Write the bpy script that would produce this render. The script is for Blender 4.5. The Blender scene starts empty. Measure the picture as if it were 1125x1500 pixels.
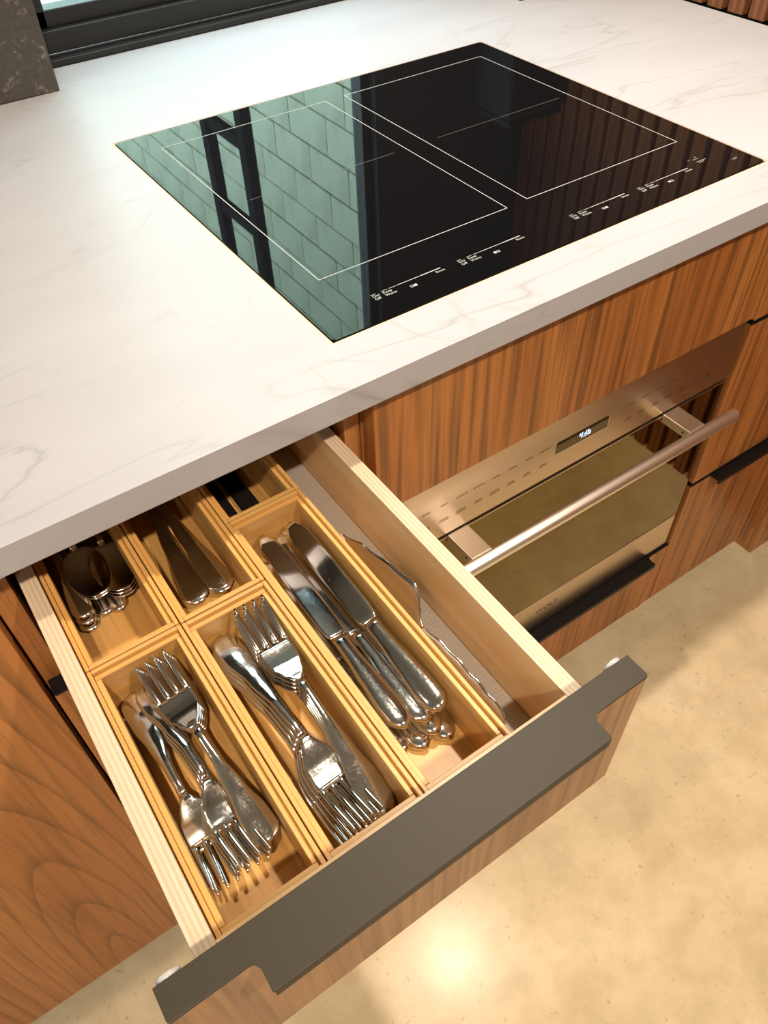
import bpy, bmesh, math, random
from mathutils import Matrix, Vector
random.seed(7)
scene = bpy.context.scene
H = 0.914            # height of the worktop above the floor; everything below is written with z = 0 at the worktop
# ------------------------------------------------------------------ camera
cam_d = bpy.data.cameras.new('camera'); cam = bpy.data.objects.new('camera', cam_d)
scene.collection.objects.link(cam)
Rx = Vector((0.8238, -0.5662, -0.0256)); Ry = Vector((-0.4339, -0.6009, -0.6712)); Rz = Vector((0.3647, 0.5641, -0.7408))
M = Matrix(((Rx.x, -Ry.x, -Rz.x), (Rx.y, -Ry.y, -Rz.y), (Rx.z, -Ry.z, -Rz.z)))
# orthonormalise
a0 = M.col[0].normalized(); a2 = M.col[2] - a0 * a0.dot(M.col[2]); a2.normalize(); a1 = a2.cross(a0)
cam.matrix_world = Matrix.Translation((-0.2909, -0.5239, 0.4273 + H)) @ Matrix((a0, a1, a2)).transposed().to_4x4()
cam_d.sensor_fit = 'VERTICAL'; cam_d.sensor_height = 36.0; cam_d.lens = 36.0 * 1157.16 / 1500.0
cam_d.clip_start = 0.02; cam_d.clip_end = 200
scene.camera = cam
# ------------------------------------------------------------------ world, daylight, exposure
world = bpy.data.worlds.new('daylight'); scene.world = world; world.use_nodes = True
wn = world.node_tree.nodes; bg = wn['Background']
bg.inputs['Color'].default_value = (0.67, 0.82, 1.0, 1); bg.inputs['Strength'].default_value = 8.5
scene.view_settings.view_transform = 'Standard'; scene.view_settings.look = 'None'
scene.view_settings.gamma = 1.0; scene.view_settings.use_curve_mapping = False
scene.view_settings.exposure = 0.2
LAMP = (1.0, 0.83, 0.655)
scene.cycles.max_bounces = 10; scene.cycles.diffuse_bounces = 5; scene.cycles.glossy_bounces = 5
scene.cycles.transmission_bounces = 6; scene.cycles.transparent_max_bounces = 8
scene.cycles.caustics_reflective = False; scene.cycles.caustics_refractive = False
scene.cycles.sample_clamp_indirect = 6.0

# ------------------------------------------------------------------ helpers
COL = scene.collection
def new_mat(name):
    m = bpy.data.materials.new(name); m.use_nodes = True
    nt = m.node_tree; return m, nt, nt.nodes['Principled BSDF']
def simple(name, col, rough=0.5, metal=0.0, **kw):
    m, nt, b = new_mat(name)
    b.inputs['Base Color'].default_value = (*col, 1); b.inputs['Roughness'].default_value = rough; b.inputs['Metallic'].default_value = metal
    for k, v in kw.items(): b.inputs[k.replace('_', ' ')].default_value = v
    return m
def node(nt, typ, **kw):
    n = nt.nodes.new(typ)
    for k, v in kw.items():
        if hasattr(n, k): setattr(n, k, v)
        else: n.inputs[k].default_value = v
    return n
def coords(nt, scale=(1, 1, 1), rot=(0, 0, 0), loc=(0, 0, 0)):
    tc = node(nt, 'ShaderNodeTexCoord'); mp = node(nt, 'ShaderNodeMapping')
    mp.inputs['Scale'].default_value = scale; mp.inputs['Rotation'].default_value = rot; mp.inputs['Location'].default_value = loc
    nt.links.new(tc.outputs['Object'], mp.inputs['Vector']); return mp.outputs['Vector']
def ramp(nt, src, stops):
    r = node(nt, 'ShaderNodeValToRGB'); e = r.color_ramp.elements
    while len(e) < len(stops): e.new(0.5)
    for el, (p, c) in zip(e, stops): el.position = p; el.color = (*c, 1)
    nt.links.new(src, r.inputs[0]); return r.outputs['Color']
def mixc(nt, mode, fac, a, b):
    m = node(nt, 'ShaderNodeMix'); m.data_type = 'RGBA'; m.blend_type = mode
    if isinstance(fac, float): m.inputs[0].default_value = fac
    else: nt.links.new(fac, m.inputs[0])
    for i, v in ((6, a), (7, b)):
        if isinstance(v, tuple): m.inputs[i].default_value = (*v, 1)
        else: nt.links.new(v, m.inputs[i])
    return m.outputs[2]
def noise(nt, vec, scale, detail=4, rough=0.55, dist=0.0):
    n = node(nt, 'ShaderNodeTexNoise'); n.inputs['Scale'].default_value = scale; n.inputs['Detail'].default_value = detail
    n.inputs['Roughness'].default_value = rough; n.inputs['Distortion'].default_value = dist
    nt.links.new(vec, n.inputs['Vector']); return n.outputs['Fac']
def bump(nt, b, src, strength, dist=0.001):
    bp = node(nt, 'ShaderNodeBump'); bp.inputs['Strength'].default_value = strength; bp.inputs['Distance'].default_value = dist
    nt.links.new(src, bp.inputs['Height']); nt.links.new(bp.outputs['Normal'], b.inputs['Normal'])

def wood(name, dark, mid, light, axis='z', broad=9.0, fine=130.0, rough=0.42, seed=0.0, cathedral=False, contrast=1.0):
    """straight or cathedral grain running along one axis"""
    m, nt, b = new_mat(name)
    st = 0.03
    def sc(k): return tuple(k * (st if a == axis else 1.0) for a in 'xyz')
    v1 = coords(nt, sc(broad), loc=(seed, seed * 1.7, seed * 0.6))
    v2 = coords(nt, sc(fine), loc=(seed * 3.1, seed, seed))
    n1 = noise(nt, v1, 1.0, 3, 0.5, 0.6)
    n2 = noise(nt, v2, 1.0, 3, 0.6)
    if cathedral:
        tc = node(nt, 'ShaderNodeTexCoord'); mp = node(nt, 'ShaderNodeMapping')
        mp.inputs['Scale'].default_value = (3.0, 1.0, 0.36); mp.inputs['Location'].default_value = (-0.60, 0.0, 0.165)
        nt.links.new(tc.outputs['Object'], mp.inputs['Vector'])
        w = node(nt, 'ShaderNodeTexWave'); w.wave_type = 'RINGS'; w.rings_direction = 'Y'; w.wave_profile = 'SAW'
        w.inputs['Scale'].default_value = 6.0; w.inputs['Distortion'].default_value = 1.6; w.inputs['Detail'].default_value = 2
        w.inputs['Detail Scale'].default_value = 0.9
        nt.links.new(mp.outputs['Vector'], w.inputs['Vector']); ring = w.outputs['Fac']
    else:
        v3 = coords(nt, sc(95.0), loc=(seed * 2, seed, seed))
        ring = noise(nt, v3, 1.0, 2, 0.5, 0.4)
    base = ramp(nt, n1, [(0.30, dark), (0.5, mid), (0.72, light)])
    c = contrast
    g1 = ramp(nt, ring, [(0.0 if cathedral else 0.36, (1 - .52 * c,) * 3), (0.25 if cathedral else 0.52, (1.0, 1.0, 1.0)), (1.0, (1.06, 1.05, 1.03))])
    g2 = ramp(nt, n2, [(0.34, (1 - .38 * c,) * 3), (0.55, (1.0, 1.0, 1.0))])
    c1 = mixc(nt, 'MULTIPLY', 0.85, base, g1); c2 = mixc(nt, 'MULTIPLY', 0.9, c1, g2)
    nt.links.new(c2, b.inputs['Base Color']); b.inputs['Roughness'].default_value = rough
    bump(nt, b, n2, 0.12, 0.0006)
    return m

def finish(name, bm, mat, parent=None, loc=(0, 0, 0), smooth=False):
    me = bpy.data.meshes.new(name)
    bmesh.ops.recalc_face_normals(bm, faces=bm.faces)
    bm.to_mesh(me); bm.free()
    if smooth:
        for p in me.polygons: p.use_smooth = True
    o = bpy.data.objects.new(name, me); me.materials.append(mat); COL.objects.link(o)
    place(o, parent, loc); return o
def world_loc(o):
    v = Vector((0, 0, 0))
    while o is not None: v += o.location; o = o.parent
    return v
def place(o, parent, loc):
    o.location = Vector(loc) - (world_loc(parent) if parent else Vector((0, 0, 0)))
    if parent: o.parent = parent
def bm_box(dx, dy, dz, bevel=0.0, segs=2):
    bm = bmesh.new(); bmesh.ops.create_cube(bm, size=1.0)
    bmesh.ops.scale(bm, vec=(dx, dy, dz), verts=bm.verts)
    if bevel: bmesh.ops.bevel(bm, geom=list(bm.edges), offset=bevel, segments=segs, affect='EDGES', profile=0.5)
    return bm
def box(name, x0, x1, y0, y1, z0, z1, mat, parent=None, bevel=0.0, segs=2):
    return finish(name, bm_box(x1 - x0, y1 - y0, z1 - z0, bevel, segs), mat, parent, ((x0 + x1) / 2, (y0 + y1) / 2, (z0 + z1) / 2))
def prism(name, outline, z0, z1, mat, parent=None, bevel=0.0):
    """outline: counter-clockwise (x, y) list"""
    cx = sum(p[0] for p in outline) / len(outline); cy = sum(p[1] for p in outline) / len(outline); cz = (z0 + z1) / 2
    bm = bmesh.new()
    lo = [bm.verts.new((x - cx, y - cy, z0 - cz)) for x, y in outline]; hi = [bm.verts.new((x - cx, y - cy, z1 - cz)) for x, y in outline]
    bm.faces.new(hi); bm.faces.new(lo[::-1]); n = len(outline)
    for i in range(n): bm.faces.new((lo[i], lo[(i + 1) % n], hi[(i + 1) % n], hi[i]))
    if bevel:
        top = [e for e in bm.edges if all(v in hi for v in e.verts)]
        bmesh.ops.bevel(bm, geom=top, offset=bevel, segments=2, affect='EDGES', profile=0.5)
    return finish(name, bm, mat, parent, (cx, cy, cz))
def cyl(name, p0, p1, r, mat, parent=None, n=24, bevel=0.0, smooth=True):
    p0 = Vector(p0); p1 = Vector(p1); d = p1 - p0
    bm = bmesh.new(); bmesh.ops.create_cone(bm, cap_ends=True, segments=n, radius1=r, radius2=r, depth=d.length)
    if bevel: bmesh.ops.bevel(bm, geom=[e for e in bm.edges if abs(e.verts[0].co.z - e.verts[1].co.z) < 1e-6], offset=bevel, segments=2, affect='EDGES', profile=0.5)
    bmesh.ops.rotate(bm, matrix=d.to_track_quat('Z', 'Y').to_matrix(), verts=bm.verts)
    o = finish(name, bm, mat, parent, (p0 + p1) / 2)
    if smooth:
        for p in o.data.polygons: p.use_smooth = len(p.vertices) == 4
    return o
def empty(name, loc, label=None, cat=None, group=None):
    o = bpy.data.objects.new(name, None); o.empty_display_size = 0.02; COL.objects.link(o); o.location = loc
    tag(o, label, cat, group); return o
def tag(o, label=None, cat=None, group=None, kind=None):
    if label: o['label'] = label
    if cat: o['category'] = cat
    if group: o['group'] = group
    if kind: o['kind'] = kind
    return o
def copy_obj(o, parent, loc=None):
    c = o.copy(); COL.objects.link(c); c.parent = parent
    if loc is not None: c.location = loc
    return c
def text_mesh(name, body, size, mat, parent, loc, rot=(0, 0, 0), align='LEFT', extrude=0.00005):
    cu = bpy.data.curves.new(name, 'FONT'); cu.body = body; cu.size = size; cu.align_x = align; cu.extrude = extrude; cu.resolution_u = 3
    t = bpy.data.objects.new(name + '_tmp', cu); COL.objects.link(t)
    dg = bpy.context.evaluated_depsgraph_get()
    me = bpy.data.meshes.new_from_object(t.evaluated_get(dg)); bpy.data.objects.remove(t)
    me.materials.clear(); me.materials.append(mat)
    o = bpy.data.objects.new(name, me); COL.objects.link(o); place(o, parent, loc); o.rotation_euler = rot; return o

# ------------------------------------------------------------------ materials
def countertop_mat():
    m, nt, b = new_mat('white_quartzite')
    v = coords(nt, (1, 1, 1), rot=(0, 0, math.radians(-28)))
    vs = coords(nt, (0.8, 3.4, 1.0), rot=(0, 0, math.radians(-22)))
    n = noise(nt, vs, 1.5, 4, 0.5, 0.9)
    sub = node(nt, 'ShaderNodeMath', operation='SUBTRACT'); nt.links.new(n, sub.inputs[0]); sub.inputs[1].default_value = 0.5
    ab = node(nt, 'ShaderNodeMath', operation='ABSOLUTE'); nt.links.new(sub.outputs[0], ab.inputs[0])
    vein = ramp(nt, ab.outputs[0], [(0.0, (0.6,) * 3), (0.003, (0.25,) * 3), (0.012, (0, 0, 0))])
    n2 = noise(nt, v, 2.3, 4, 0.5, 1.6)
    sub2 = node(nt, 'ShaderNodeMath', operation='SUBTRACT'); nt.links.new(n2, sub2.inputs[0]); sub2.inputs[1].default_value = 0.47
    ab2 = node(nt, 'ShaderNodeMath', operation='ABSOLUTE'); nt.links.new(sub2.outputs[0], ab2.inputs[0])
    vein2 = ramp(nt, ab2.outputs[0], [(0.0, (0.55,) * 3), (0.007, (0, 0, 0)), (1.0, (0, 0, 0))])
    msk = ramp(nt, noise(nt, v, 2.0, 2, 0.5), [(0.40, (0, 0, 0)), (0.62, (1, 1, 1))])
    msk2 = ramp(nt, noise(nt, vs, 3.1, 2, 0.5), [(0.45, (0, 0, 0)), (0.66, (1, 1, 1))])
    cloud = ramp(nt, noise(nt, vs, 2.6, 5, 0.6), [(0.3, (0.375, 0.375, 0.408)), (0.7, (0.415, 0.418, 0.455))])
    f1 = mixc(nt, 'MULTIPLY', 1.0, vein, msk); f2 = mixc(nt, 'MULTIPLY', 1.0, vein2, msk2)
    c = mixc(nt, 'MIX', f1, cloud, (0.25, 0.25, 0.245)); c = mixc(nt, 'MIX', f2, c, (0.31, 0.31, 0.305))
    nt.links.new(c, b.inputs['Base Color']); b.inputs['Roughness'].default_value = 0.38; b.inputs['Specular IOR Level'].default_value = 0.25
    return m
def floor_mat():
    m, nt, b = new_mat('polished_concrete')
    v = coords(nt)
    n1 = noise(nt, v, 3.0, 7, 0.62, 0.8); n2 = noise(nt, v, 16.0, 6, 0.65, 0.3); n3 = noise(nt, v, 90.0, 3, 0.6)
    c = ramp(nt, n1, [(0.30, (0.56, 0.46, 0.29)), (0.52, (0.64, 0.53, 0.345)), (0.75, (0.70, 0.60, 0.42))])
    c = mixc(nt, 'MULTIPLY', 0.55, c, ramp(nt, n2, [(0.35, (0.74, 0.71, 0.66)), (0.6, (1, 1, 1))]))
    c = mixc(nt, 'MULTIPLY', 0.5, c, ramp(nt, n3, [(0.26, (0.45, 0.40, 0.32)), (0.36, (1, 1, 1))]))
    nt.links.new(c, b.inputs['Base Color'])
    r = ramp(nt, n2, [(0.3, (0.17,) * 3), (0.7, (0.25,) * 3)]); nt.links.new(r, b.inputs['Roughness'])
    bump(nt, b, n2, 0.02, 0.002)
    b.inputs['Specular IOR Level'].default_value = 0.12
    return m
def stone_mat():
    m, nt, b = new_mat('dark_speckled_stone')
    v = coords(nt)
    n1 = noise(nt, v, 75.0, 5, 0.65, 0.4); n2 = noise(nt, v, 150.0, 3, 0.6)
    c = ramp(nt, n2, [(0.3, (0.040, 0.036, 0.031)), (0.7, (0.066, 0.059, 0.051))])
    c = mixc(nt, 'MIX', ramp(nt, n1, [(0.58, (0, 0, 0)), (0.68, (0.8,) * 3)]), c, (0.22, 0.20, 0.175))
    nt.links.new(c, b.inputs['Base Color']); b.inputs['Roughness'].default_value = 0.5
    return m
def ply_edge_mat():
    m, nt, b = new_mat('maple_plywood_edge')
    v = coords(nt, (1, 1, 1))
    w = node(nt, 'ShaderNodeTexWave'); w.bands_direction = 'X'; w.inputs['Scale'].default_value = 85.0; w.inputs['Distortion'].default_value = 0.0
    nt.links.new(v, w.inputs['Vector'])
    n = noise(nt, coords(nt, (120, 4, 120)), 1.0, 3)
    c = ramp(nt, w.outputs['Fac'], [(0.2, (0.56, 0.42, 0.29)), (0.7, (0.65, 0.52, 0.38))])
    c = mixc(nt, 'MULTIPLY', 0.35, c, ramp(nt, n, [(0.35, (0.75, 0.7, 0.62)), (0.6, (1, 1, 1))]))
    nt.links.new(c, b.inputs['Base Color']); b.inputs['Roughness'].default_value = 0.28
    return m
def liner_mat():
    m, nt, b = new_mat('textured_liner')
    n = noise(nt, coords(nt, (220, 420, 300)), 1.0, 2, 0.5)
    b.inputs['Base Color'].default_value = (0.50, 0.44, 0.37, 1); b.inputs['Roughness'].default_value = 0.6
    bump(nt, b, n, 0.7, 0.0012); return m
def brushed(name, col, rough=0.3, axis='x'):
    m, nt, b = new_mat(name)
    s = (3, 400, 400) if axis == 'x' else (400, 400, 3)
    n = noise(nt, coords(nt, s), 1.0, 2, 0.5)
    r = ramp(nt, n, [(0.3, (rough * .93,) * 3), (0.7, (rough * 1.07,) * 3)]); nt.links.new(r, b.inputs['Roughness'])
    b.inputs['Base Color'].default_value = (*col, 1); b.inputs['Metallic'].default_value = 1.0
    return m
def cutlery_mat(name, scratch):
    m, nt, b = new_mat(name)
    n = noise(nt, coords(nt), 520.0, 3, 0.6)
    b.inputs['Base Color'].default_value = (0.80, 0.79, 0.77, 1); b.inputs['Metallic'].default_value = 1.0
    nt.links.new(ramp(nt, n, [(0.35, (0.07,) * 3), (0.75, (0.07 + scratch,) * 3)]), b.inputs['Roughness'])
    
    return m
def block_mat():
    m, nt, b = new_mat('painted_block')
    n = noise(nt, coords(nt, (7, 9, 2.5)), 1.0, 6, 0.65)
    nt.links.new(ramp(nt, n, [(0.3, (0.38, 0.38, 0.28)), (0.45, (0.55, 0.55, 0.415)), (0.8, (0.63, 0.63, 0.485))]), b.inputs['Base Color'])
    b.inputs['Roughness'].default_value = 0.8; bump(nt, b, n, 0.3, 0.01); return m
def glass_mat():
    m = bpy.data.materials.new('window_glass'); m.use_nodes = True; nt = m.node_tree; nt.nodes.clear()
    out = node(nt, 'ShaderNodeOutputMaterial'); t = node(nt, 'ShaderNodeBsdfTransparent'); g = node(nt, 'ShaderNodeBsdfGlossy')
    t.inputs['Color'].default_value = (0.86, 0.95, 0.88, 1); g.inputs['Roughness'].default_value = 0.0
    mx = node(nt, 'ShaderNodeMixShader'); mx.inputs[0].default_value = 0.05
    nt.links.new(t.outputs[0], mx.inputs[1]); nt.links.new(g.outputs[0], mx.inputs[2])
    nt.links.new(mx.outputs[0], out.inputs['Surface']); return m
def emit(name, col, s):
    m, nt, b = new_mat(name); b.inputs['Base Color'].default_value = (*col, 1)
    b.inputs['Emission Color'].default_value = (*col, 1); b.inputs['Emission Strength'].default_value = s; return m

WAL = dict(dark=(0.31, 0.112, 0.028), mid=(0.40, 0.156, 0.042), light=(0.48, 0.205, 0.062))
M_walnut = wood('walnut_straight', **WAL, seed=1.3)
M_walnut2 = wood('walnut_straight_two', **WAL, seed=5.1)
M_walnut_c = wood('walnut_cathedral', **WAL, seed=2.2, cathedral=True, contrast=.8)
M_front = wood('walnut_drawer_front', (0.30, 0.155, 0.075), (0.37, 0.20, 0.10), (0.43, 0.245, 0.13), seed=8.0, contrast=.7)
M_slat = wood('slat_wood', (0.20, 0.072, 0.026), (0.29, 0.110, 0.042), (0.37, 0.155, 0.062), rough=0.6, seed=3.0)
M_slat.node_tree.nodes['Principled BSDF'].inputs['Specular IOR Level'].default_value = 0.15
M_bamboo = wood('bamboo_along_y', (0.56, 0.29, 0.075), (0.66, 0.365, 0.11), (0.73, 0.44, 0.16), axis='y', broad=22, fine=150, rough=0.38, seed=4.0, contrast=.45)
M_bamboo_x = wood('bamboo_along_x', (0.56, 0.29, 0.075), (0.66, 0.365, 0.11), (0.73, 0.44, 0.16), axis='x', broad=22, fine=150, rough=0.38, seed=6.0, contrast=.45)
M_maple = wood('maple_ply_face', (0.62, 0.395, 0.175), (0.69, 0.45, 0.21), (0.73, 0.50, 0.25), axis='y', broad=8, fine=60, rough=0.35, seed=2.0, contrast=.18)
M_ply = ply_edge_mat()
M_counter = countertop_mat(); M_floor = floor_mat(); M_stone = stone_mat(); M_liner = liner_mat()
M_bronze = simple('dark_bronze_powder_coat', (0.037, 0.030, 0.019), 0.5, Specular_IOR_Level=0.3)
M_black = simple('black_powder_coat', (0.006, 0.005, 0.005), 0.5, Specular_IOR_Level=0.3)
M_frame = simple('black_aluminium', (0.010, 0.011, 0.012), 0.5)
M_ladder = simple('dark_ladder_steel', (0.010, 0.011, 0.013), 0.9, Specular_IOR_Level=0.1)
M_dark = simple('dark_recess', (0.012, 0.010, 0.009), 0.7)
M_inside = simple('carcass_interior', (0.20, 0.12, 0.06), 0.6)
M_glassc = simple('black_ceramic_glass', (0.004, 0.004, 0.005), 0.02, IOR=1.5)
M_white = simple('white_print', (0.45, 0.45, 0.45), 0.5)
M_grey = simple('grey_print', (0.16, 0.16, 0.16), 0.5)
M_seal = simple('beige_silicone', (0.62, 0.46, 0.28), 0.5)
M_steel = brushed('brushed_stainless', (0.60, 0.50, 0.385), 0.30)
M_bar = brushed('brushed_bar', (0.93, 0.86, 0.78), 0.38)
M_mirror = simple('bronze_oven_glass', (0.165, 0.125, 0.042), 0.03, 1.0)
M_print = simple('bronze_print', (0.11, 0.07, 0.028), 0.5, 0.2)
M_cut = cutlery_mat('polished_steel', 0.06); M_cut_s = cutlery_mat('scuffed_steel', 0.10)
M_blackplastic = simple('black_plastic', (0.008, 0.006, 0.005), 0.55, Specular_IOR_Level=0.2)
M_clear = simple('clear_bumper', (0.85, 0.85, 0.86), 0.15, Transmission_Weight=0.5)
M_block = block_mat(); M_mortar = simple('mortar', (0.38, 0.385, 0.295), 0.9)
M_glass = glass_mat()
M_wall = simple('warm_grey_plaster', (0.36, 0.33, 0.29), 0.8)
M_darkwall = simple('dark_wall_panel', (0.018, 0.017, 0.016), 0.55)
M_digit = emit('display_digits', (0.50, 0.75, 1.0), 1.5)
M_lamp = emit('lamp_lens', LAMP, 12.0)
M_trimwhite = simple('white_trim', (0.7, 0.68, 0.64), 0.5)

# ------------------------------------------------------------------ room shell
def struct(o): o['kind'] = 'structure'; return o
ZF = -H; ZC = 1.62; WT = 1.52
fl = struct(box('floor', -3.2, 1.10, -3.2, 0.95, ZF - 0.05, ZF, M_floor))
struct(box('ceiling', -3.2, 1.10, -3.2, 0.95, ZC, ZC + 0.05, M_wall))
wl = struct(box('wall_left', -3.26, -3.2, -3.2, -1.0, ZF, ZC, M_wall))
box('wall_pier', -3.26, -3.2, -0.2, 0.95, ZF, ZC, M_wall, wl); box('wall_below_window', -3.26, -3.2, -1.0, -0.2, ZF, 0.0, M_wall, wl); box('wall_above_window', -3.26, -3.2, -1.0, -0.2, 1.3, ZC, M_wall, wl)
w2 = struct(empty('added_fill_window', (-3.23, -0.6, 0.0)))  # unseen window, added to throw bluish fill and highlights from the left
for a in ((-1.0, -0.95, 0.0, 1.3), (-0.25, -0.2, 0.0, 1.3), (-0.95, -0.25, 0.0, 0.05), (-0.95, -0.25, 1.25, 1.3)): box('frame_bar', -3.255, -3.205, a[0], a[1], a[2], a[3], M_frame, w2)
box('pane', -3.232, -3.228, -0.95, -0.25, 0.05, 1.25, M_glass, w2)
struct(box('wall_front', -3.2, 1.10, -3.26, -3.2, ZF, ZC, M_wall))
wr = struct(box('wall_right', 1.03, 1.09, -3.2, 0.95, ZF, ZC, M_dark))
# window wall: built as pieces around the opening (x 0 .. 0.62, z 0 .. 1.2)
wb = struct(box('wall_back', 0.625, 1.03, 0.868, 0.95, ZF, ZC, M_darkwall))
box('wall_over_window', -3.2, 0.625, 0.868, 0.95, WT, ZC, M_darkwall, wb)
box('wall_beside_window', -3.2, -0.03, 0.868, 0.95, ZF, WT, M_darkwall, wb)
box('wall_under_window', -0.03, 0.625, 0.868, 0.95, ZF, -0.002, M_darkwall, wb)
# slats on the right wall
pitch = 0.0414; sl_w = 0.030; SX = 1.008
mesh_hi = None; mesh_lo = None
y = 0.3161 + sl_w / 2 + pitch * 12; k = 0
while y > -2.3:
    hi = y > -0.085
    z0 = 0.002 if hi else ZF
    if hi and mesh_hi is None:
        s = box('slat', SX, 1.03, y - sl_w / 2, y + sl_w / 2, z0, ZC, M_slat, wr, 0.001, 1); mesh_hi = s.data
    elif not hi and mesh_lo is None:
        s = box('slat', SX, 1.03, y - sl_w / 2, y + sl_w / 2, z0, ZC, M_slat, wr, 0.001, 1); mesh_lo = s.data
    else:
        s = bpy.data.objects.new('slat', mesh_hi if hi else mesh_lo); COL.objects.link(s); place(s, wr, ((SX + 1.03) / 2, y, (z0 + ZC) / 2))
    y -= pitch; k += 1

# window
win = struct(empty('window_1', (0.31, 0.853, 0.0)))
box('sill_track', 0.006, 0.62, 0.853, 0.876, 0.0005, 0.0095, M_frame, win, 0.0008)
box('sill_lip', 0.006, 0.62, 0.8705, 0.8745, 0.0095, 0.0125, M_frame, win, 0.0006)
box('bottom_frame', 0.006, 0.62, 0.8745, 0.905, 0.0125, 0.043, M_frame, win, 0.0012)
box('sash_bottom_rail', 0.006, 0.615, 0.889, 0.925, 0.043, 0.0665, M_frame, win, 0.0015)
box('sash_stile', -0.03, 0.048, 0.889, 0.925, 0.043, WT, M_frame, win, 0.0015)
box('sash_stile', 0.605, 0.625, 0.889, 0.925, 0.0, WT, M_frame, win, 0.0015)
box('sash_top_rail', -0.03, 0.625, 0.889, 0.925, WT - 0.05, WT, M_frame, win, 0.0015)
box('pane', 0.048, 0.605, 0.905, 0.909, 0.0665, WT - 0.05, M_glass, win)

# outdoors: ground, block wall, ladder
struct(box('floor_outside', -6.0, 2.2, 0.96, 11.0, ZF - 0.1, ZF, simple('outdoor_concrete', (0.42, 0.44, 0.42), 0.9)))
OX = 1.9
wo = struct(box('wall_outside', OX + 0.02, OX + 0.2, 0.96, 8.8, ZF, 3.3, M_mortar))
ch = 0.208; cl = 0.406; bmesh_block = None
z = 1.66 - ch * 12; r = 0
while z + ch < 3.31:
    if z > ZF + 0.45:
        yy = 1.2 + (cl / 2 if r % 2 else 0)
        while yy + cl < 8.7:
            c = (OX + 0.01 + random.uniform(-.0025, .0025), yy + cl / 2, z + ch / 2)
            if bmesh_block is None:
                o = finish('block', bm_box(0.1, cl - 0.007, ch - 0.008, 0.002, 1), M_block, wo, c); bmesh_block = o.data
            else:
                o = bpy.data.objects.new('block', bmesh_block); COL.objects.link(o); place(o, wo, c)
            yy += cl
    z += ch; r += 1
lad = empty('ladder', (0.9, 2.3, ZF), 'dark metal ladder standing outside the window, mirrored in the black cooktop glass', 'ladder')
for yy in (2.13, 2.46): box('rail', 0.88, 0.92, yy - 0.028, yy + 0.028, ZF, 2.3, M_ladder, lad, 0.002)
for i in range(9): box('rung', 0.885, 0.915, 2.157, 2.433, 0.785 - 0.037 + (i - 5) * 0.335, 0.785 + 0.012 + (i - 5) * 0.335, M_ladder, lad, 0.004)

# dark stone slab left of the window
st = box('stone_splashback', -1.6, 0.0055, 0.757, 0.85, 0.0006, ZC - 0.002, M_stone, None, 0.0015)
tag(st, 'dark speckled stone splashback slab rising left of the black window frame', 'splashback')

# ------------------------------------------------------------------ worktop with a cut-out for the cooktop
W, D = 0.607, 0.5333; G = 0.0022
CT = 0.0292; CF = -0.0666
def worktop():
    xs = [-1.6, -G, W + G, 1.0055]; ys = [CF, -G, D + G, 0.8525]
    bm = bmesh.new(); T = {}; B = {}
    for i in range(4):
        for j in range(4):
            T[i, j] = bm.verts.new((xs[i], ys[j], 0)); B[i, j] = bm.verts.new((xs[i], ys[j], -CT))
    for i in range(3):
        for j in range(3):
            if (i, j) == (1, 1): continue
            bm.faces.new((T[i, j], T[i + 1, j], T[i + 1, j + 1], T[i, j + 1]))
            bm.faces.new((B[i, j + 1], B[i + 1, j + 1], B[i + 1, j], B[i, j]))
    def side(a, b): bm.faces.new((T[a], T[b], B[b], B[a]))
    for i in range(3): side((i + 1, 0), (i, 0)); side((i, 3), (i + 1, 3))
    for j in range(3): side((0, j), (0, j + 1)); side((3, j + 1), (3, j))
    side((1, 1), (2, 1)); side((2, 1), (2, 2)); side((2, 2), (1, 2)); side((1, 2), (1, 1))
    bm.edges.ensure_lookup_table()
    ed = [e for e in bm.edges if all(abs(v.co.y - CF) < 1e-6 and abs(v.co.z) < 1e-6 for v in e.verts)]
    eb = [e for e in bm.edges if all(abs(v.co.y - CF) < 1e-6 and abs(v.co.z + CT) < 1e-6 for v in e.verts)]
    bmesh.ops.bevel(bm, geom=ed, offset=0.0042, segments=5, affect='EDGES', profile=0.5)
    bmesh.ops.bevel(bm, geom=[e for e in eb if e.is_valid], offset=0.0015, segments=2, affect='EDGES', profile=0.5)
    return finish('countertop', bm, M_counter)
ct = tag(worktop(), 'white stone worktop with faint grey veins around the black cooktop', 'countertop')

# cooktop
ck = empty('cooktop', (W / 2, D / 2, -0.004), 'black glass induction cooktop with two white outlined cooking zones set flush in the worktop', 'cooktop')
g = prism('glass_plate', [(0.004, 0), (W - 0.004, 0), (W, 0.004), (W, D - 0.004), (W - 0.004, D), (0.004, D), (0, D - 0.004), (0, 0.004)], -0.004, 0.0004, M_glassc, ck, 0.0008)
for nm, a in (('seal', (-0.0021, -0.0005, -0.0021, D + 0.0021)), ('seal', (W + 0.0005, W + 0.0021, -0.0021, D + 0.0021)), ('seal', (-0.0004, W + 0.0004, -0.0021, -0.0005)), ('seal', (-0.0004, W + 0.0004, D + 0.0005, D + 0.0021))):
    box(nm, *a, -0.006, -0.0006, M_seal, ck)
box('burner_box', 0.02, W - 0.02, 0.02, D - 0.02, -0.055, -0.0045, M_dark, ck)
ZP0, ZP1 = 0.00042, 0.00052
def line(nm, x0, x1, y0, y1, mat=M_white): return box(nm, x0, x1, y0, y1, ZP0, ZP1, mat, ck)
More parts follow.
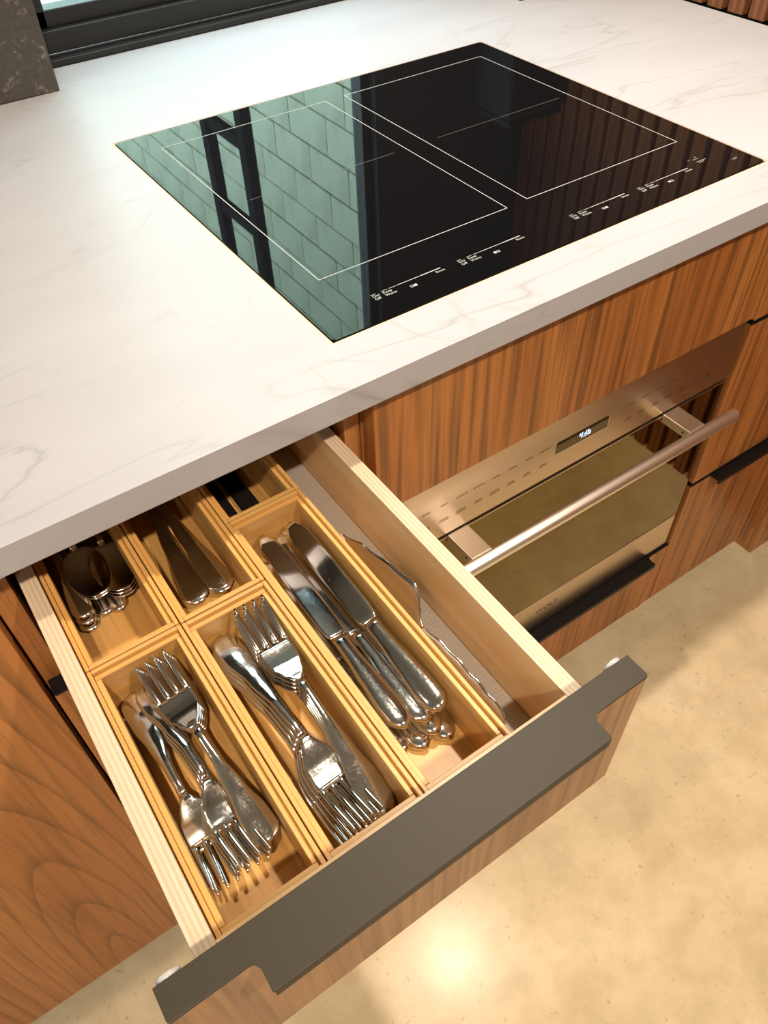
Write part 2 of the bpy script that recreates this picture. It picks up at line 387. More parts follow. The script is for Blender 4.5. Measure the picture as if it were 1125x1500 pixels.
def zone(x0, x1, y0, y1, w=0.0009):
    bm = bmesh.new(); cx, cy = (x0 + x1) / 2, (y0 + y1) / 2
    for (a, b, c, d) in ((x0, x1, y0, y0 + w), (x0, x1, y1 - w, y1), (x0, x0 + w, y0 + w, y1 - w), (x1 - w, x1, y0 + w, y1 - w)):
        vs = [bm.verts.new((px - cx, py - cy, 0)) for px, py in ((a, c), (b, c), (b, d), (a, d))]; bm.faces.new(vs)
    ext = bmesh.ops.extrude_face_region(bm, geom=list(bm.faces)); bmesh.ops.translate(bm, vec=(0, 0, 0.0001), verts=[v for v in ext['geom'] if isinstance(v, bmesh.types.BMVert)])
    return finish('cooking_zone_outline', bm, M_white, ck, (cx, cy, ZP0))
zone(0.043, 0.2888, 0.0962, 0.4822); zone(0.3195, 0.5656, 0.0990, 0.4835)
line('zone_divider', 0.068, 0.2695, 0.2886, 0.2890, M_grey); line('zone_divider', 0.3385, 0.548, 0.2910, 0.2914, M_grey)
for gi, gx in enumerate((0.0690, 0.1748, 0.3298, 0.4345)):
    line('tick', gx, gx + 0.006, 0.0420, 0.0425); line('tick', gx + 0.0125, gx + 0.0195, 0.0420, 0.0425)
    text_mesh('on_off_lettering', 'On/\nOff', 0.0052, M_white, ck, (gx, 0.0373, ZP0))
    text_mesh('keep_warm_lettering', 'Keep\nWarm', 0.0050, M_white, ck, (gx + 0.0122, 0.0373, ZP0))
    line('slider', gx + 0.0215, gx + 0.0300, 0.0420, 0.0425); line('slider', gx + 0.0310, gx + 0.0590, 0.0419, 0.0426); line('slider', gx + 0.0600, gx + 0.0850, 0.0417, 0.0428)
    text_mesh('boost_lettering', 'Boost', 0.0046, M_white, ck, (gx + 0.0760, 0.0364, ZP0))
    sx, sy = gx + 0.0405, 0.0300
    fx = sx + 0.0042 if gi % 2 == 0 else sx; ox = sx if gi % 2 == 0 else sx + 0.0042
    line('zone_icon', fx, fx + 0.0034, sy, sy + 0.0034)
    for a in ((ox, ox + 0.0034, sy, sy + 0.0006), (ox, ox + 0.0034, sy + 0.0028, sy + 0.0034), (ox, ox + 0.0006, sy + 0.0006, sy + 0.0028), (ox + 0.0028, ox + 0.0034, sy + 0.0006, sy + 0.0028)): line('zone_icon', *a)
for a in ((0.5330, 0.5375, 0.0545, 0.0549), (0.5400, 0.5490, 0.0525, 0.0530), (0.5400, 0.5560, 0.0462, 0.0468), (0.5410, 0.5500, 0.0435, 0.0440), (0.5480, 0.5486, 0.0550, 0.0580)): line('timer_mark', *a)
prism('badge', [(0.577, 0.0262), (0.5815, 0.0238), (0.5855, 0.0245), (0.5885, 0.0275), (0.5860, 0.0285), (0.5815, 0.0275)], ZP0, ZP1, simple('badge_grey', (0.10, 0.10, 0.095), 0.4), ck)

# ------------------------------------------------------------------ pulls (horizontal bronze edge plates with a wider grip tab)
def pull(name, x0, x1, xt0, xt1, yb, ye, yt, z, mat, parent, thick=0.0025, lip=0.009):
    r = 0.005
    def arc(cx, cy, a0, a1, n=5): return [(cx + r * math.cos(math.radians(a0 + (a1 - a0) * i / n)), cy + r * math.sin(math.radians(a0 + (a1 - a0) * i / n))) for i in range(n + 1)]
    out = [(x0, yb), (x0, ye + 0.0015), (x0 + 0.0015, ye)]
    out += arc(xt0 - r, ye - r, 90, 0) + [(xt0, yt + 0.001), (xt0 + 0.001, yt), (xt1 - 0.001, yt), (xt1, yt + 0.001)]
    out += arc(xt1 + r, ye - r, 180, 90) + [(x1 - 0.0015, ye), (x1, ye + 0.0015), (x1, yb)]
    p = prism(name, out, z - thick, z, mat, parent, 0.0005)
    box('grip_lip', xt0 + 0.001, xt1 - 0.001, yt, yt + 0.0025, z - lip, z - thick, mat, p, 0.0003)
    return p
FY = -0.0500            # front face plane of the doors and drawer fronts
FB = -0.0305            # back face plane
ZB = -0.838             # bottom of the fronts

# ------------------------------------------------------------------ drawer cabinet (the unit the open drawer belongs to)
dc = empty('drawer_cabinet', (-0.174, 0.2, ZF), 'narrow walnut drawer cabinet under the worktop with its top drawer pulled out', 'cabinet')
box('side_panel', -0.3510, -0.3330, -0.0290, 0.52, -0.90, -0.0296, M_walnut2, dc, 0.0006)
box('side_panel', -0.0130, 0.0045, -0.0290, 0.52, -0.90, -0.0296, M_walnut2, dc, 0.0006)
box('back_panel', -0.3325, -0.0135, 0.505, 0.52, -0.90, -0.0296, M_inside, dc)
box('divider_rail', -0.3325, -0.0135, -0.0285, 0.50, -0.225, -0.207, M_dark, dc)
lf = box('drawer_front', -0.3485, 0.0022, FY, FB, ZB, -0.2115, M_walnut2, dc, 0.0008)
pull('drawer_pull', -0.3485, 0.0022, -0.297, -0.050, FB, FY, FY - 0.0185, -0.2085, M_black, lf)
box('toe_kick', -0.351, 0.0045, 0.015, 0.03, ZF, -0.902, M_dark, dc)

# left cabinet: one tall door with cathedral grain
lc = empty('door_cabinet', (-0.66, 0.2, ZF), 'walnut cabinet with arched grain door left of the open drawer', 'cabinet')
box('side_panel', -0.3700, -0.3530, -0.0290, 0.52, -0.90, -0.0296, M_walnut2, lc)
box('side_panel', -0.9600, -0.9430, -0.0290, 0.52, -0.90, -0.0296, M_walnut2, lc)
tag(box('door', -0.958, -0.3535, FY, FB, -0.862, -0.0400, M_walnut_c, lc, 0.0010), 'door veneer with arched cathedral grain')
box('toe_kick', -0.958, -0.355, 0.015, 0.03, ZF, -0.902, M_dark, lc)

# oven cabinet
oc = empty('oven_cabinet', (0.31, 0.2, ZF), 'walnut cabinet holding the built-in oven below the cooktop', 'cabinet')
box('side_panel', 0.0060, 0.0115, -0.0280, 0.52, -0.90, -0.0600, M_walnut2, oc)
box('side_panel', 0.6150, 0.6205, -0.0280, 0.52, -0.90, -0.0600, M_walnut2, oc)
box('fascia_panel', 0.0082, 0.6185, FY, FB, -0.1965, -0.0340, M_walnut, oc, 0.0008)
of = box('drawer_front', 0.0082, 0.6185, FY, FB, ZB, -0.6740, M_walnut2, oc, 0.0008)
pull('drawer_pull', 0.0082, 0.6185, 0.062, 0.5655, FB, FY, FY - 0.0185, -0.6710, M_black, of)
box('toe_kick', 0.008, 0.6185, 0.015, 0.03, ZF, -0.902, M_dark, oc)

# right cabinet with three stacked drawers
rc = empty('drawer_cabinet', (0.78, 0.2, ZF), 'walnut cabinet with three stacked drawer fronts right of the oven', 'cabinet')
box('side_panel', 0.6215, 0.6380, -0.0280, 0.52, -0.90, -0.0600, M_walnut2, rc)
for (z0, z1) in ((-0.2030, -0.0480), (-0.5190, -0.2110), (ZB, -0.5275)):
    f = box('drawer_front', 0.6220, 0.9380, FY, FB, z0, z1, M_walnut, rc, 0.0008)
    pull('drawer_pull', 0.6220, 0.9380, 0.669, 0.891, FB, FY, FY - 0.0185, z1 + 0.003, M_black, f)
box('toe_kick', 0.622, 0.938, 0.015, 0.03, ZF, -0.902, M_dark, rc)
fp = box('filler_panel', 0.9410, 1.0050, -0.0630, 0.50, ZF + 0.0005, -0.0300, M_walnut2, None, 0.0008)
tag(fp, 'narrow walnut filler panel reaching the floor between the right drawers and slatted wall', 'panel')

# ------------------------------------------------------------------ oven
OY = -0.0460
ov = empty('oven', (0.312, 0.1, -0.672), 'built-in steel and dark glass oven with a round bar handle', 'oven')
OX0, OX1 = 0.0130, 0.6125
box('body', 0.016, 0.6095, -0.0240, 0.45, -0.660, -0.215, M_dark, ov)
def control_panel():
    dx0, dx1, dz0, dz1 = 0.276, 0.364, -0.2595, -0.2415
    p = box('control_panel', OX0, OX1, OY, OY + 0.012, -0.2965, -0.2005, M_steel, ov, 0.0007)
    d = box('display', dx0, dx1, OY - 0.0006, OY - 0.0001, dz0, dz1, simple('display_glass', (0.10, 0.075, 0.035), 0.05, 0.8), p)
    box('display_bezel', dx0 - 0.0012, dx1 + 0.0012, OY - 0.0010, OY - 0.0001, dz0 - 0.0014, dz0, M_bar, p)
    box('display_bezel', dx1, dx1 + 0.0016, OY - 0.0010, OY - 0.0001, dz0, dz1, M_bar, p)
    # seven segment digits (a top, b upper right, c lower right, d bottom, e lower left, f upper left, g middle)
    w, h, t = 0.0048, 0.0092, 0.0012; zc = -0.2492
    seg = {'a': (0, w, h - t, h), 'd': (0, w, 0, t), 'g': (0, w, h / 2 - t / 2, h / 2 + t / 2), 'f': (0, t, h / 2, h), 'e': (0, t, 0, h / 2), 'b': (w - t, w, h / 2, h), 'c': (w - t, w, 0, h / 2)}
    for i, s in enumerate(('fgbc', 'bcdg', 'fedcg')):
        x = 0.3140 + i * 0.0072
        bm = bmesh.new()
        for q in s:
            a, b_, c, e = seg[q]
            b2 = bm_box(b_ - a, 0.0002, e - c); bmesh.ops.translate(b2, vec=((a + b_) / 2 - w / 2, 0, (c + e) / 2 - h / 2), verts=b2.verts)
            tmp = bpy.data.meshes.new('t'); b2.to_mesh(tmp); b2.free(); bm.from_mesh(tmp); bpy.data.meshes.remove(tmp)
        finish('display_digit', bm, M_digit, d, (x + w / 2, OY - 0.0008, zc))
    # faint rows of printed function names (too small to read), left and right of the display
    rnd = random.Random(3)
    for xs in ([0.075 + 0.0258 * i for i in range(8)], [0.405 + 0.0258 * i for i in range(7)]):
        for x in xs:
            w1 = rnd.uniform(0.010, 0.017); w2 = rnd.uniform(0.008, 0.013)
            for (zz, ww, hh) in ((-0.2415, w1, 0.0016), (-0.2660, w2, 0.0014), (-0.2690, w2 * 1.2, 0.0014)):
                bm = bmesh.new(); xx = 0.0
                while xx < ww:
                    ch_ = rnd.uniform(0.0008, 0.0014); b2 = bm_box(ch_, 0.0001, hh); bmesh.ops.translate(b2, vec=(xx + ch_ / 2 - ww / 2, 0, 0), verts=b2.verts)
                    tmp = bpy.data.meshes.new('t'); b2.to_mesh(tmp); b2.free(); bm.from_mesh(tmp); bpy.data.meshes.remove(tmp); xx += ch_ + 0.0005
                finish('function_print', bm, M_print, p, (x, OY - 0.0001, zz))
    return p
control_panel()
box('vent_gap', OX0 + 0.002, OX1 - 0.002, OY + 0.004, OY + 0.02, -0.3020, -0.2967, M_dark, ov)
dr = box('door_glass', OX0, OX1, OY, OY + 0.02, -0.5880, -0.3015, M_mirror, ov, 0.0008)
box('door_top_trim', OX0, OX1, OY - 0.0006, OY + 0.004, -0.3034, -0.3014, M_steel, dr)
tr = box('door_bottom_trim', OX0, OX1, OY, OY + 0.02, -0.6670, -0.5900, M_steel, ov, 0.0009)
text_mesh('lettering', 'WOLF', 0.0165, M_print, tr, (0.2985, OY - 0.0002, -0.6285), (math.radians(90), 0, 0))
hb = cyl('bar_handle', (0.048, -0.1000, -0.3055), (0.5675, -0.1000, -0.3055), 0.0090, M_bar, ov, 32, 0.0008)
for x in (0.108, 0.482):
    so = box('handle_standoff', x, x + 0.030, -0.0930, OY - 0.0002, -0.3130, -0.2990, M_bar, hb, 0.0008)
    cyl('grub_screw', (x - 0.0004, -0.083, -0.306), (x + 0.0002, -0.083, -0.306), 0.0016, M_dark, so, 10)

# ------------------------------------------------------------------ the open drawer
ZT = -0.080; DB = -0.155
dw = empty('open_drawer', (-0.1745, -0.09, -0.204), 'pulled out maple drawer with walnut front and dark bronze pull, holding cutlery bins', 'drawer')
def ply_side(x0, x1):
    s = box('side_board', x0, x1, -0.3690, 0.19, -0.180, ZT - 0.0012, M_maple, dw, 0.0004)
    box('ply_edge', x0, x1, -0.3690, 0.19, ZT - 0.0011, ZT, M_ply, s, 0.0004)
ply_side(-0.3265, -0.3125); ply_side(-0.0355, -0.0220)
box('back_board', -0.3120, -0.0360, 0.176, 0.19, -0.180, ZT, M_maple, dw)
box('bottom_board', -0.3122, -0.0358, -0.3575, 0.1755, -0.170, DB - 0.0015, M_maple, dw)
box('liner_mat', -0.3120, -0.0360, -0.3572, 0.1752, DB - 0.0014, DB, M_liner, dw)
box('inner_front_board', -0.3265, -0.0220, -0.3708, -0.3580 - 0.0112, -0.180, -0.0600, M_maple, dw)
box('front_board', -0.3122, -0.0358, -0.3690, -0.3580, -0.180, ZT, M_maple, dw)
fr = box('drawer_front', -0.3487, 0.0024, -0.3905, -0.3712, -0.2045, -0.0478, M_front, dw, 0.0008)
pull('drawer_pull', -0.3487, 0.0024, -0.2970, -0.0500, -0.3712, -0.3910, -0.4095, -0.0450, M_bronze, fr, 0.0026, 0.0105)
for x in (-0.3400, -0.0075): cyl('clear_bumper', (x, -0.3711, -0.0540), (x, -0.3672, -0.0540), 0.0075, M_clear, fr, 20, 0.0008)

# ------------------------------------------------------------------ bamboo bins
BT = 0.0062
def bin_(x0, x1, y0, y1, label, z0=DB + 0.0004, z1=-0.090):
    b = empty('bamboo_bin', ((x0 + x1) / 2, (y0 + y1) / 2, z0), label, 'bin', 'bamboo cutlery bins in the drawer')
    hz = 0.0045   # the inner ply of each wall ends a little below the outer rim
    for (a, c) in ((x0, 1), (x1, -1)):
        s = box('long_wall', min(a, a + c * BT * .55), max(a, a + c * BT * .55), y0, y1, z0, z1, M_bamboo, b, 0.0007)
        box('inner_step', min(a + c * BT * .56, a + c * BT * 1.25), max(a + c * BT * .56, a + c * BT * 1.25), y0 + BT * 1.26, y1 - BT * 1.26, z0 + 0.0066, z1 - hz, M_bamboo, s, 0.0006)
    for (a, c) in ((y0, 1), (y1, -1)):
        e0, e1 = x0 + BT * .56, x1 - BT * .56
        s = box('end_wall', e0, e1, min(a, a + c * BT * .55), max(a, a + c * BT * .55), z0, z1, M_bamboo_x, b, 0.0007)
        box('inner_step', e0 + 0.0001, e1 - 0.0001, min(a + c * BT * .56, a + c * BT * 1.25), max(a + c * BT * .56, a + c * BT * 1.25), z0 + 0.0066, z1 - hz, M_bamboo_x, s, 0.0006)
    box('bin_floor', x0 + BT * .56, x1 - BT * .56, y0 + BT * .56, y1 - BT * .56, z0, z0 + 0.0065, M_bamboo, b)
    return b
bin_(-0.3118, -0.2346, -0.3570, -0.1335, 'bamboo bin of small forks at the front left of the drawer')
bin_(-0.2336, -0.1583, -0.3570, -0.1347, 'bamboo bin of large forks in the front middle of the drawer')
bin_(-0.1573, -0.0820, -0.3570, -0.0600, 'long bamboo bin of table knives beside the drawer side')
bin_(-0.3118, -0.2346, -0.1323, 0.1727, 'shaded bamboo bin of spoons behind the small forks')
bin_(-0.2336, -0.1583, -0.1330, 0.1720, 'shaded bamboo bin behind the large forks holding two wide handles')
bin_(-0.1573, -0.0820, -0.0588, 0.1700, 'dark bamboo bin behind the table knives, mostly under the worktop')
FLZ = DB + 0.0004 + 0.0065

# ------------------------------------------------------------------ cutlery
def ring(y, w, zc, t, k=0.0, m=10, p=0.45):
    top = []; bot = []
    for i in range(m + 1):
        u = -math.cos(math.pi * i / m); x = w * u; e = t / 2 * max(0.0, 1 - u * u) ** p
        top.append((x, y, zc + k * u * u + e)); bot.append((x, y, zc + k * u * u - e))
    return top + bot[1:-1][::-1]
def loft(name, st, mat, m=10, p=0.45):
    bm = bmesh.new(); rings = [[bm.verts.new(c) for c in ring(*s, m=m, p=p)] for s in st]; n = len(rings[0])
    for a, b in zip(rings, rings[1:]):
        for i in range(n): bm.faces.new((a[i], a[(i + 1) % n], b[(i + 1) % n], b[i]))
    bm.faces.new(rings[0][::-1]); bm.faces.new(rings[-1])
    bmesh.ops.recalc_face_normals(bm, faces=bm.faces)
    me = bpy.data.meshes.new(name); bm.to_mesh(me); bm.free(); me.materials.append(mat)
    for q in me.polygons: q.use_smooth = True
    return me
def interp(tab, s):
    if s <= tab[0][0]: return tab[0][1:]
    for a, b in zip(tab, tab[1:]):
        if s <= b[0]:
            f = (s - a[0]) / (b[0] - a[0]); f = f * f * (3 - 2 * f) if len(a) < 9 else f
            return [x + (y - x) * f for x, y in zip(a[1:], b[1:])]
    return tab[-1][1:]
def sections(tab, s0, s1, n, L, ws=1.0):
    out = []
    for i in range(n + 1):
        s = s0 + (s1 - s0) * i / n; w, zc, t, k = interp(tab, s); out.append((s * L, w * ws, zc, t, k))
    return out
FORK = [(0.0, .0015, .0020, .0016, 0), (.006, .0052, .0020, .0020, 0), (.022, .0098, .0022, .0024, -.0004), (.06, .0122, .0030, .0026, -.0008), (.13, .0118, .0048, .0026, -.0010), (.28, .0074, .0085, .0027, -.0008), (.43, .0040, .0115, .0030, -.0002),
        (.55, .0033, .0118, .0032, 0), (.60, .0040, .0098, .0028, .0002), (.65, .0092, .0058, .0024, .0010), (.70, .0134, .0028, .0021, .0014), (.76, .0146, .0018, .0020, .0012), (.80, .0147, .0020, .0019, .0008)]
def tine_mesh(L):
    st = []
    for i in range(9):
        f = i / 8; s = .785 + .215 * f
        st.append((s * L, .0023 * (1 - .62 * f ** 2.2), .0020 + .0085 * f ** 1.7, .0020 - .0009 * f, 0))
    return loft('tine', st, M_cut, 6, 0.5)
def fork_meshes(L, ws):
    return {'handle': loft('handle', sections(FORK, 0, .60, 22, L, ws), M_cut_s), 'head': loft('head', sections(FORK, .60, .80, 9, L, ws), M_cut), 'tine': tine_mesh(L), 'ws': ws}
SPOON = [(0.0, .0015, .0020, .0016, 0), (.006, .0052, .0020, .0020, 0), (.022, .0082, .0022, .0024, -.0004), (.06, .0098, .0030, .0026, -.0008), (.13, .0092, .0048, .0026, -.0010), (.28, .0060, .0085, .0027, -.0008), (.45, .0036, .0115, .0030, -.0002), (.62, .0032, .0112, .0032, 0), (.66, .0036, .0104, .0030, 0)]
def spoon_meshes(L, ws):
    st = []
    for i in range(15):
        f = i / 14; s = .655 + .345 * f
        w = .0185 * math.sqrt(max(0.0, 1 - (2 * max(f, .02) * .985 - 1 + .0) ** 2)) ** .9 * (1 - .10 * (f - .5)) if f > .06 else .0036 + f * .08
        dep = .0072 * math.sin(math.pi * min(1, f * .96 + .02)); rim = .0100 - .0025 * f
        st.append((s * L, max(w, .0032), rim - dep, .0017, dep * .95))
    return {'handle': loft('handle', sections(SPOON, 0, .66, 22, L, ws), M_cut_s), 'bowl': loft('bowl', st, M_cut, 12, 0.5)}
KN_H = [(0.0, .0020, .0, .0030, 0), (.012, .0068, .0, .0056, 0), (.04, .0104, .0, .0076, 0), (.10, .0112, .0, .0080, 0), (.22, .0092, .0, .0074, 0), (.34, .0070, .0, .0066, 0), (.40, .0066, .0, .0064, 0), (.418, .0078, .0, .0066, 0), (.425, .0074, .0, .0050, 0)]
KN_B = [(.422, .0060, .0, .0024, 0), (.44, .0088, .0, .0022, 0), (.50, .0100, .0, .0020, 0), (.80, .0102, .0, .0017, 0), (.92, .0094, .0, .0015, 0), (.965, .0074, .0, .0014, 0), (.99, .0044, .0, .0013, 0), (1.0, .0016, .0, .0012, 0)]
def knife_meshes(L):
    return {'handle': loft('handle', sections(KN_H, 0, .425, 20, L), M_cut_s, 10, .5), 'blade': loft('blade', sections(KN_B, .422, 1.0, 26, L), M_cut, 8, .25)}
DIN = fork_meshes(.197, 1.0); SAL = fork_meshes(.168, .96); TEA = spoon_meshes(.17, .95); KNI = knife_meshes(.226)
def frame(e, t, roll):
    e = Vector(e); t = Vector(t); yv = (t - e).normalized(); xv = yv.cross(Vector((0, 0, 1))).normalized(); zv = xv.cross(yv)
    m = Matrix((xv, yv, zv)).transposed() @ Matrix.Rotation(math.radians(roll), 3, 'Y')
    return Matrix.Translation(e) @ m.to_4x4()
def utensil(name, meshes, e, t, roll, label, cat, group):
    root = empty(name, (0, 0, 0), label, cat, group); root.matrix_world = frame(e, t, roll)
    loc, q, s = frame(e, t, roll).decompose(); root.location = loc; root.rotation_mode = 'QUATERNION'; root.rotation_quaternion = q
    for k, me in meshes.items():
        if k == 'ws': continue
        if k == 'tine':
            for i in range(4):
                c = bpy.data.objects.new('tine', me); COL.objects.link(c); c.parent = root; c.location = ((i - 1.5) * .0082 * meshes['ws'], 0, .0003 if i in (0, 3) else 0)
        else:
            c = bpy.data.objects.new(k, me); COL.objects.link(c); c.parent = root
    return root
ORD = ['topmost', 'second from the top', 'third from the top', 'fourth from the top', 'lowest']
def stack(name, meshes, n, e0, t0, e1, t1, roll, what, cat, group, tip_len=None):
    """n nested pieces; the first is the topmost, the last the lowest"""
    for i in range(n):
        f = i / (n - 1) if n > 1 else 0
        e = Vector(e0).lerp(Vector(e1), f); t = Vector(t0).lerp(Vector(t1), f)
        if tip_len: e = t - (t - e).normalized() * tip_len      # keep the tips just clear of the bin wall
        o = ORD[i] if i < n - 1 else ORD[-1]
        if n == 2: o = ('upper', 'lower')[i]
        utensil(name, meshes, e, t, roll[0] + (roll[1] - roll[0]) * f, what.format(o), cat, group)
# small forks, front left bin
stack('fork', SAL, 5, (-.2545, -.3035, -.1335), (-.2670, -.1430, -.1060), (-.2560, -.3095, -.1465), (-.2620, -.1440, -.1190), (-4, 2), 'small fork, tines to the back of the bin, {} of its stack', 'fork', 'small forks in the left bin', .168)
stack('fork', SAL, 3, (-.2790, -.1470, -.1230), (-.2715, -.3160, -.1310), (-.2800, -.1490, -.1300), (-.2745, -.3180, -.1390), (-14, -8), 'small fork with tines toward the drawer front, {} of the middle three', 'fork', 'small forks in the left bin')
stack('fork', SAL, 2, (-.2905, -.1450, -.1270), (-.2885, -.3160, -.1400), (-.2910, -.1480, -.1335), (-.2875, -.3200, -.1455), (10, 8), 'small fork along the left wall of the left bin, {} of the two', 'fork', 'small forks in the left bin')
# large forks, middle bin
stack('fork', DIN, 4, (-.2105, -.1440, -.1180), (-.1930, -.3380, -.1270), (-.2130, -.1460, -.1290), (-.2020, -.3410, -.1400), (-4, 4), 'large fork with tines toward the drawer front, {} of its stack', 'fork', 'large forks in the middle bin')
stack('fork', DIN, 4, (-.1785, -.3345, -.1300), (-.1815, -.1450, -.1000), (-.1790, -.3390, -.1440), (-.1830, -.1465, -.1130), (4, -2), 'large fork, tines to the back of its bin, {} of its stack', 'fork', 'large forks in the middle bin', .197)
# table knives
for e, t, roll, lab in [
    ((-.1312, -.2970, -.1200), (-.1305, -.0720, -.1130), 4, 'table knife lying flat on top of the pile at the left of the knife bin'),
    ((-.1135, -.3000, -.1245), (-.1150, -.0750, -.1190), 8, 'table knife tucked under the right edge of the topmost left knife'),
    ((-.1010, -.3010, -.1190), (-.1040, -.0760, -.1090), -14, 'rightmost topmost table knife, its blade mirroring the bamboo wall'),
    ((-.1025, -.2965, -.1275), (-.1085, -.0740, -.1200), -8, 'table knife directly under the rightmost topmost knife'),
    ((-.1105, -.3085, -.1345), (-.1095, -.0830, -.1290), 3, 'table knife with its bright handle end in the middle of the knife pile'),
    ((-.1015, -.3150, -.1430), (-.1010, -.0890, -.1390), 4, 'lowest table knife at the right, its handle end nearest the drawer front'),
    ((-.1220, -.3105, -.1430), (-.1205, -.0850, -.1400), 2, 'lowest table knife in the middle of the knife bin'),
    ((-.1380, -.3040, -.1430), (-.1385, -.0780, -.1400), -6, 'lowest table knife against the left wall of the knife bin')]:
    utensil('table_knife', KNI, e, t, roll, lab, 'knife', 'table knives in the long bin')
# spoons
stack('spoon', TEA, 3, (-.2938, -.0530, -.1290), (-.2870, .1160, -.1270), (-.2935, -.0560, -.1455), (-.2880, .1130, -.1410), (0, 0), 'spoon, handle end toward the front, {} of the left three', 'spoon', 'spoons in the shaded bin')
for e, t, lab in [((-.2770, -.0480, -.1440), (-.2700, .1210, -.1400), 'spoon with its handle end second from the left in the spoon bin'),
                  ((-.2650, -.0500, -.1450), (-.2630, .1190, -.1410), 'spoon with its handle end rightmost in the spoon bin')]:
    utensil('spoon', TEA, e, t, 0, lab, 'spoon', 'spoons in the shaded bin')
stack('spoon', TEA, 2, (-.2800, .1270, -.1180), (-.2735, -.0430, -.1270), (-.2800, .1270, -.1215), (-.2735, -.0450, -.1305), (4, 4), 'spoon with bowl toward the drawer front, {} of the left pair', 'spoon', 'spoons in the shaded bin')
stack('spoon', TEA, 3, (-.2500, .1230, -.1250), (-.2570, -.0450, -.1300), (-.2500, .1230, -.1330), (-.2560, -.0490, -.1390), (-8, -4), 'spoon with bowl toward the drawer front, {} of the right three', 'spoon', 'spoons in the shaded bin')
# two wide-handled serving pieces
SERV = spoon_meshes(.235, 1.28)
utensil('serving_spoon', SERV, (-.2060, -.0900, -.1380), (-.1900, .1440, -.1340), 0, 'wide handled serving spoon at the left of the middle shaded bin', 'spoon', 'serving spoons')
utensil('serving_spoon', SERV, (-.1800, -.0930, -.1370), (-.1990, .1410, -.1230), 0, 'wide handled serving spoon at the right of the middle shaded bin', 'spoon', 'serving spoons')
# dark handled knives in the far bin
DK_H = [(0, .0060, 0, .0060, 0), (.02, .0098, 0, .0080, 0), (.30, .0095, 0, .0085, 0), (.48, .0100, 0, .0080, 0)]
DKN = {'handle': loft('handle', sections(DK_H, 0, .48, 8, .20), M_blackplastic, 10, .3), 'blade': loft('blade', [(s * .2, w, 0, .0016, 0) for s, w in ((.48, .009), (.7, .0095), (.9, .007), (.97, .004), (1, .001))], M_cut, 8, .25)}
for x0, x1, lab in ((-.1375, -.1350, 'left'), (-.1130, -.1120, 'right')):
    utensil('black_knife', DKN, (x0, -.0440, -.1430), (x1, .1560, -.1430), 0, 'black handled knife at the %s of the dark bin behind the table knives' % lab, 'knife', 'black handled knives')
# pointed server between the knife bin and the drawer side
SV_B = [(1.0, .0006, .0, .0010, 0), (.88, .0100, .0, .0013, 0), (.72, .0180, .0, .0015, 0), (.62, .0225, .0, .0015, 0), (.575, .0195, .0, .0016, 0), (.53, .0120, .001, .0018, 0), (.49, .0050, .0025, .0024, 0), (.46, .0034, .0030, .0030, 0)][::-1]
SV_H = [(0, .0020, .0000, .0020, 0), (.03, .0075, .0, .0026, 0), (.08, .0085, .0, .0028, 0), (.12, .0076, .0004, .0030, 0), (.17, .0088, .0008, .0030, 0), (.21, .0076, .0012, .0030, 0), (.27, .0084, .0016, .0030, 0), (.33, .0068, .002, .0030, 0), (.38, .0068, .0024, .0030, 0), (.43, .0042, .0028, .0030, 0), (.47, .0034, .0030, .0030, 0)]
SRV = {'handle': loft('handle', sections(SV_H, 0, .47, 40, .225), M_cut), 'blade': loft('blade', sections(SV_B, .46, 1.0, 28, .225), M_cut, 8, .25)}
utensil('cake_server', SRV, (-.0590, -.3270, -.1500), (-.0650, -.1030, -.1260), -38, 'pointed silver cake server with wavy handle in the gap beside the drawer side', 'server', None)

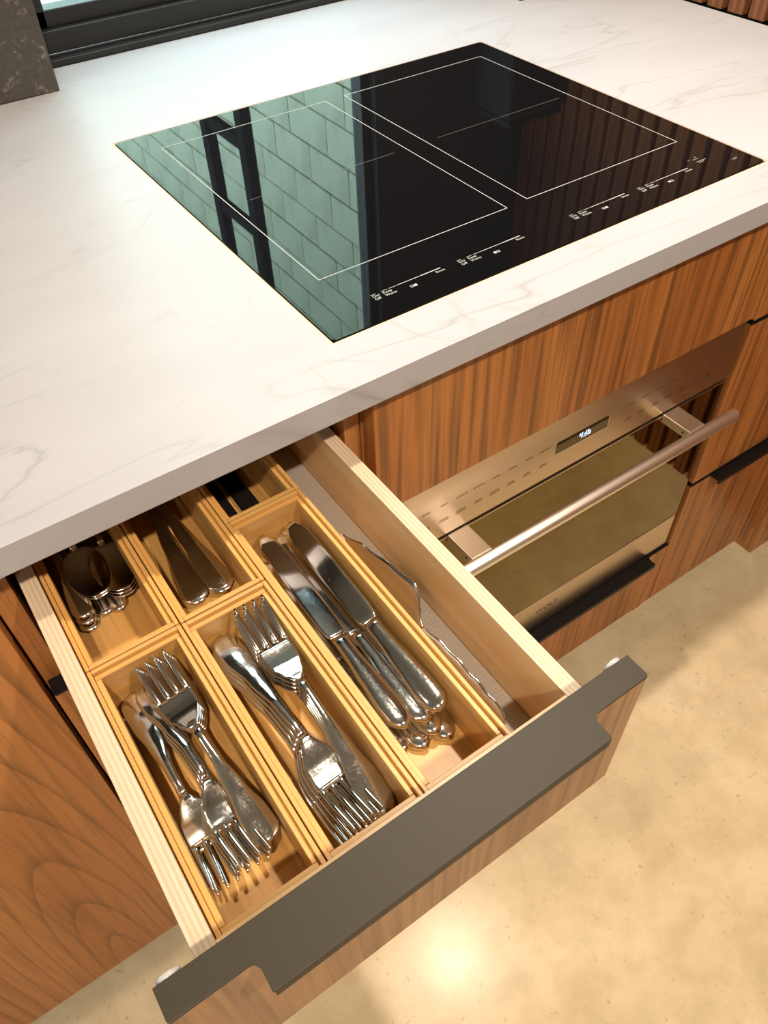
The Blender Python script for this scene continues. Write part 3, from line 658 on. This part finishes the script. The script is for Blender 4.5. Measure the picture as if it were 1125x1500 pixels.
# ------------------------------------------------------------------ black appliance on the worktop (only a foot of it enters the picture)
ap = empty('countertop_appliance', (0.865, 0.705, 0.0), 'black appliance on the far worktop, only its foot showing at the top edge', 'appliance')
box('housing', 0.790, 0.940, 0.652, 0.760, 0.006, 0.205, M_blackplastic, ap, 0.006, 3)
box('lid', 0.795, 0.935, 0.657, 0.755, 0.206, 0.222, M_blackplastic, ap, 0.004)
for x in (0.797, 0.925):
    for yy in (0.656, 0.748): cyl('foot', (x, yy, 0.0), (x, yy, 0.0058), 0.006, M_blackplastic, ap, 14)

# ------------------------------------------------------------------ recessed downlights
def downlight(x, y, watts, label, cone=150, rad=0.03, blend=0.6, col=None):
    f = empty('downlight', (x, y, ZC), label, 'downlight', 'recessed ceiling downlights')
    bm = bmesh.new(); n = 28; rs = [(0.055, -0.004), (0.055, 0.0), (0.040, 0.0), (0.036, -0.004)]
    vs = [[bm.verts.new((r * math.cos(2 * math.pi * i / n), r * math.sin(2 * math.pi * i / n), z)) for i in range(n)] for r, z in rs]
    for a in range(4):
        for i in range(n): bm.faces.new((vs[a][i], vs[a][(i + 1) % n], vs[(a + 1) % 4][(i + 1) % n], vs[(a + 1) % 4][i]))
    finish('trim_ring', bm, M_trimwhite, f, (x, y, ZC))
    cyl('lens', (x, y, ZC - 0.0028), (x, y, ZC - 0.0005), 0.036, M_lamp, f, 28)
    l = bpy.data.lights.new('downlight_beam', 'SPOT'); l.energy = watts; l.color = col or LAMP; l.spot_size = math.radians(cone); l.spot_blend = blend; l.shadow_soft_size = rad
    o = bpy.data.objects.new('downlight_beam', l); COL.objects.link(o); o.parent = f; o.location = (0, 0, -0.02 - 0.012)
downlight(0.37, 0.09, 120, 'ceiling downlight above the cooktop', 78, 0.04, 1.0)
downlight(-0.55, -1.25, 105, 'ceiling downlight in front of the open drawer')
downlight(-1.35, 0.09, 14, 'ceiling downlight above the left end of the worktop')
downlight(0.45, -1.20, 75, 'ceiling downlight in front of the oven')
downlight(0.84, 0.42, 34, 'added warm fill downlight near the slatted wall', 62, 0.03, 1.0, (1.0, 0.66, 0.40))  # added unseen lamp, warms the right worktop and slats in place of bounce
downlight(-1.9, -1.7, 40, 'ceiling downlight far to the left behind the viewer')

# everything was written relative to the worktop: lift it so the floor is at z = 0
for o in scene.objects:
    if o.parent is None and o.type not in {'CAMERA'}:
        o.location.z += H
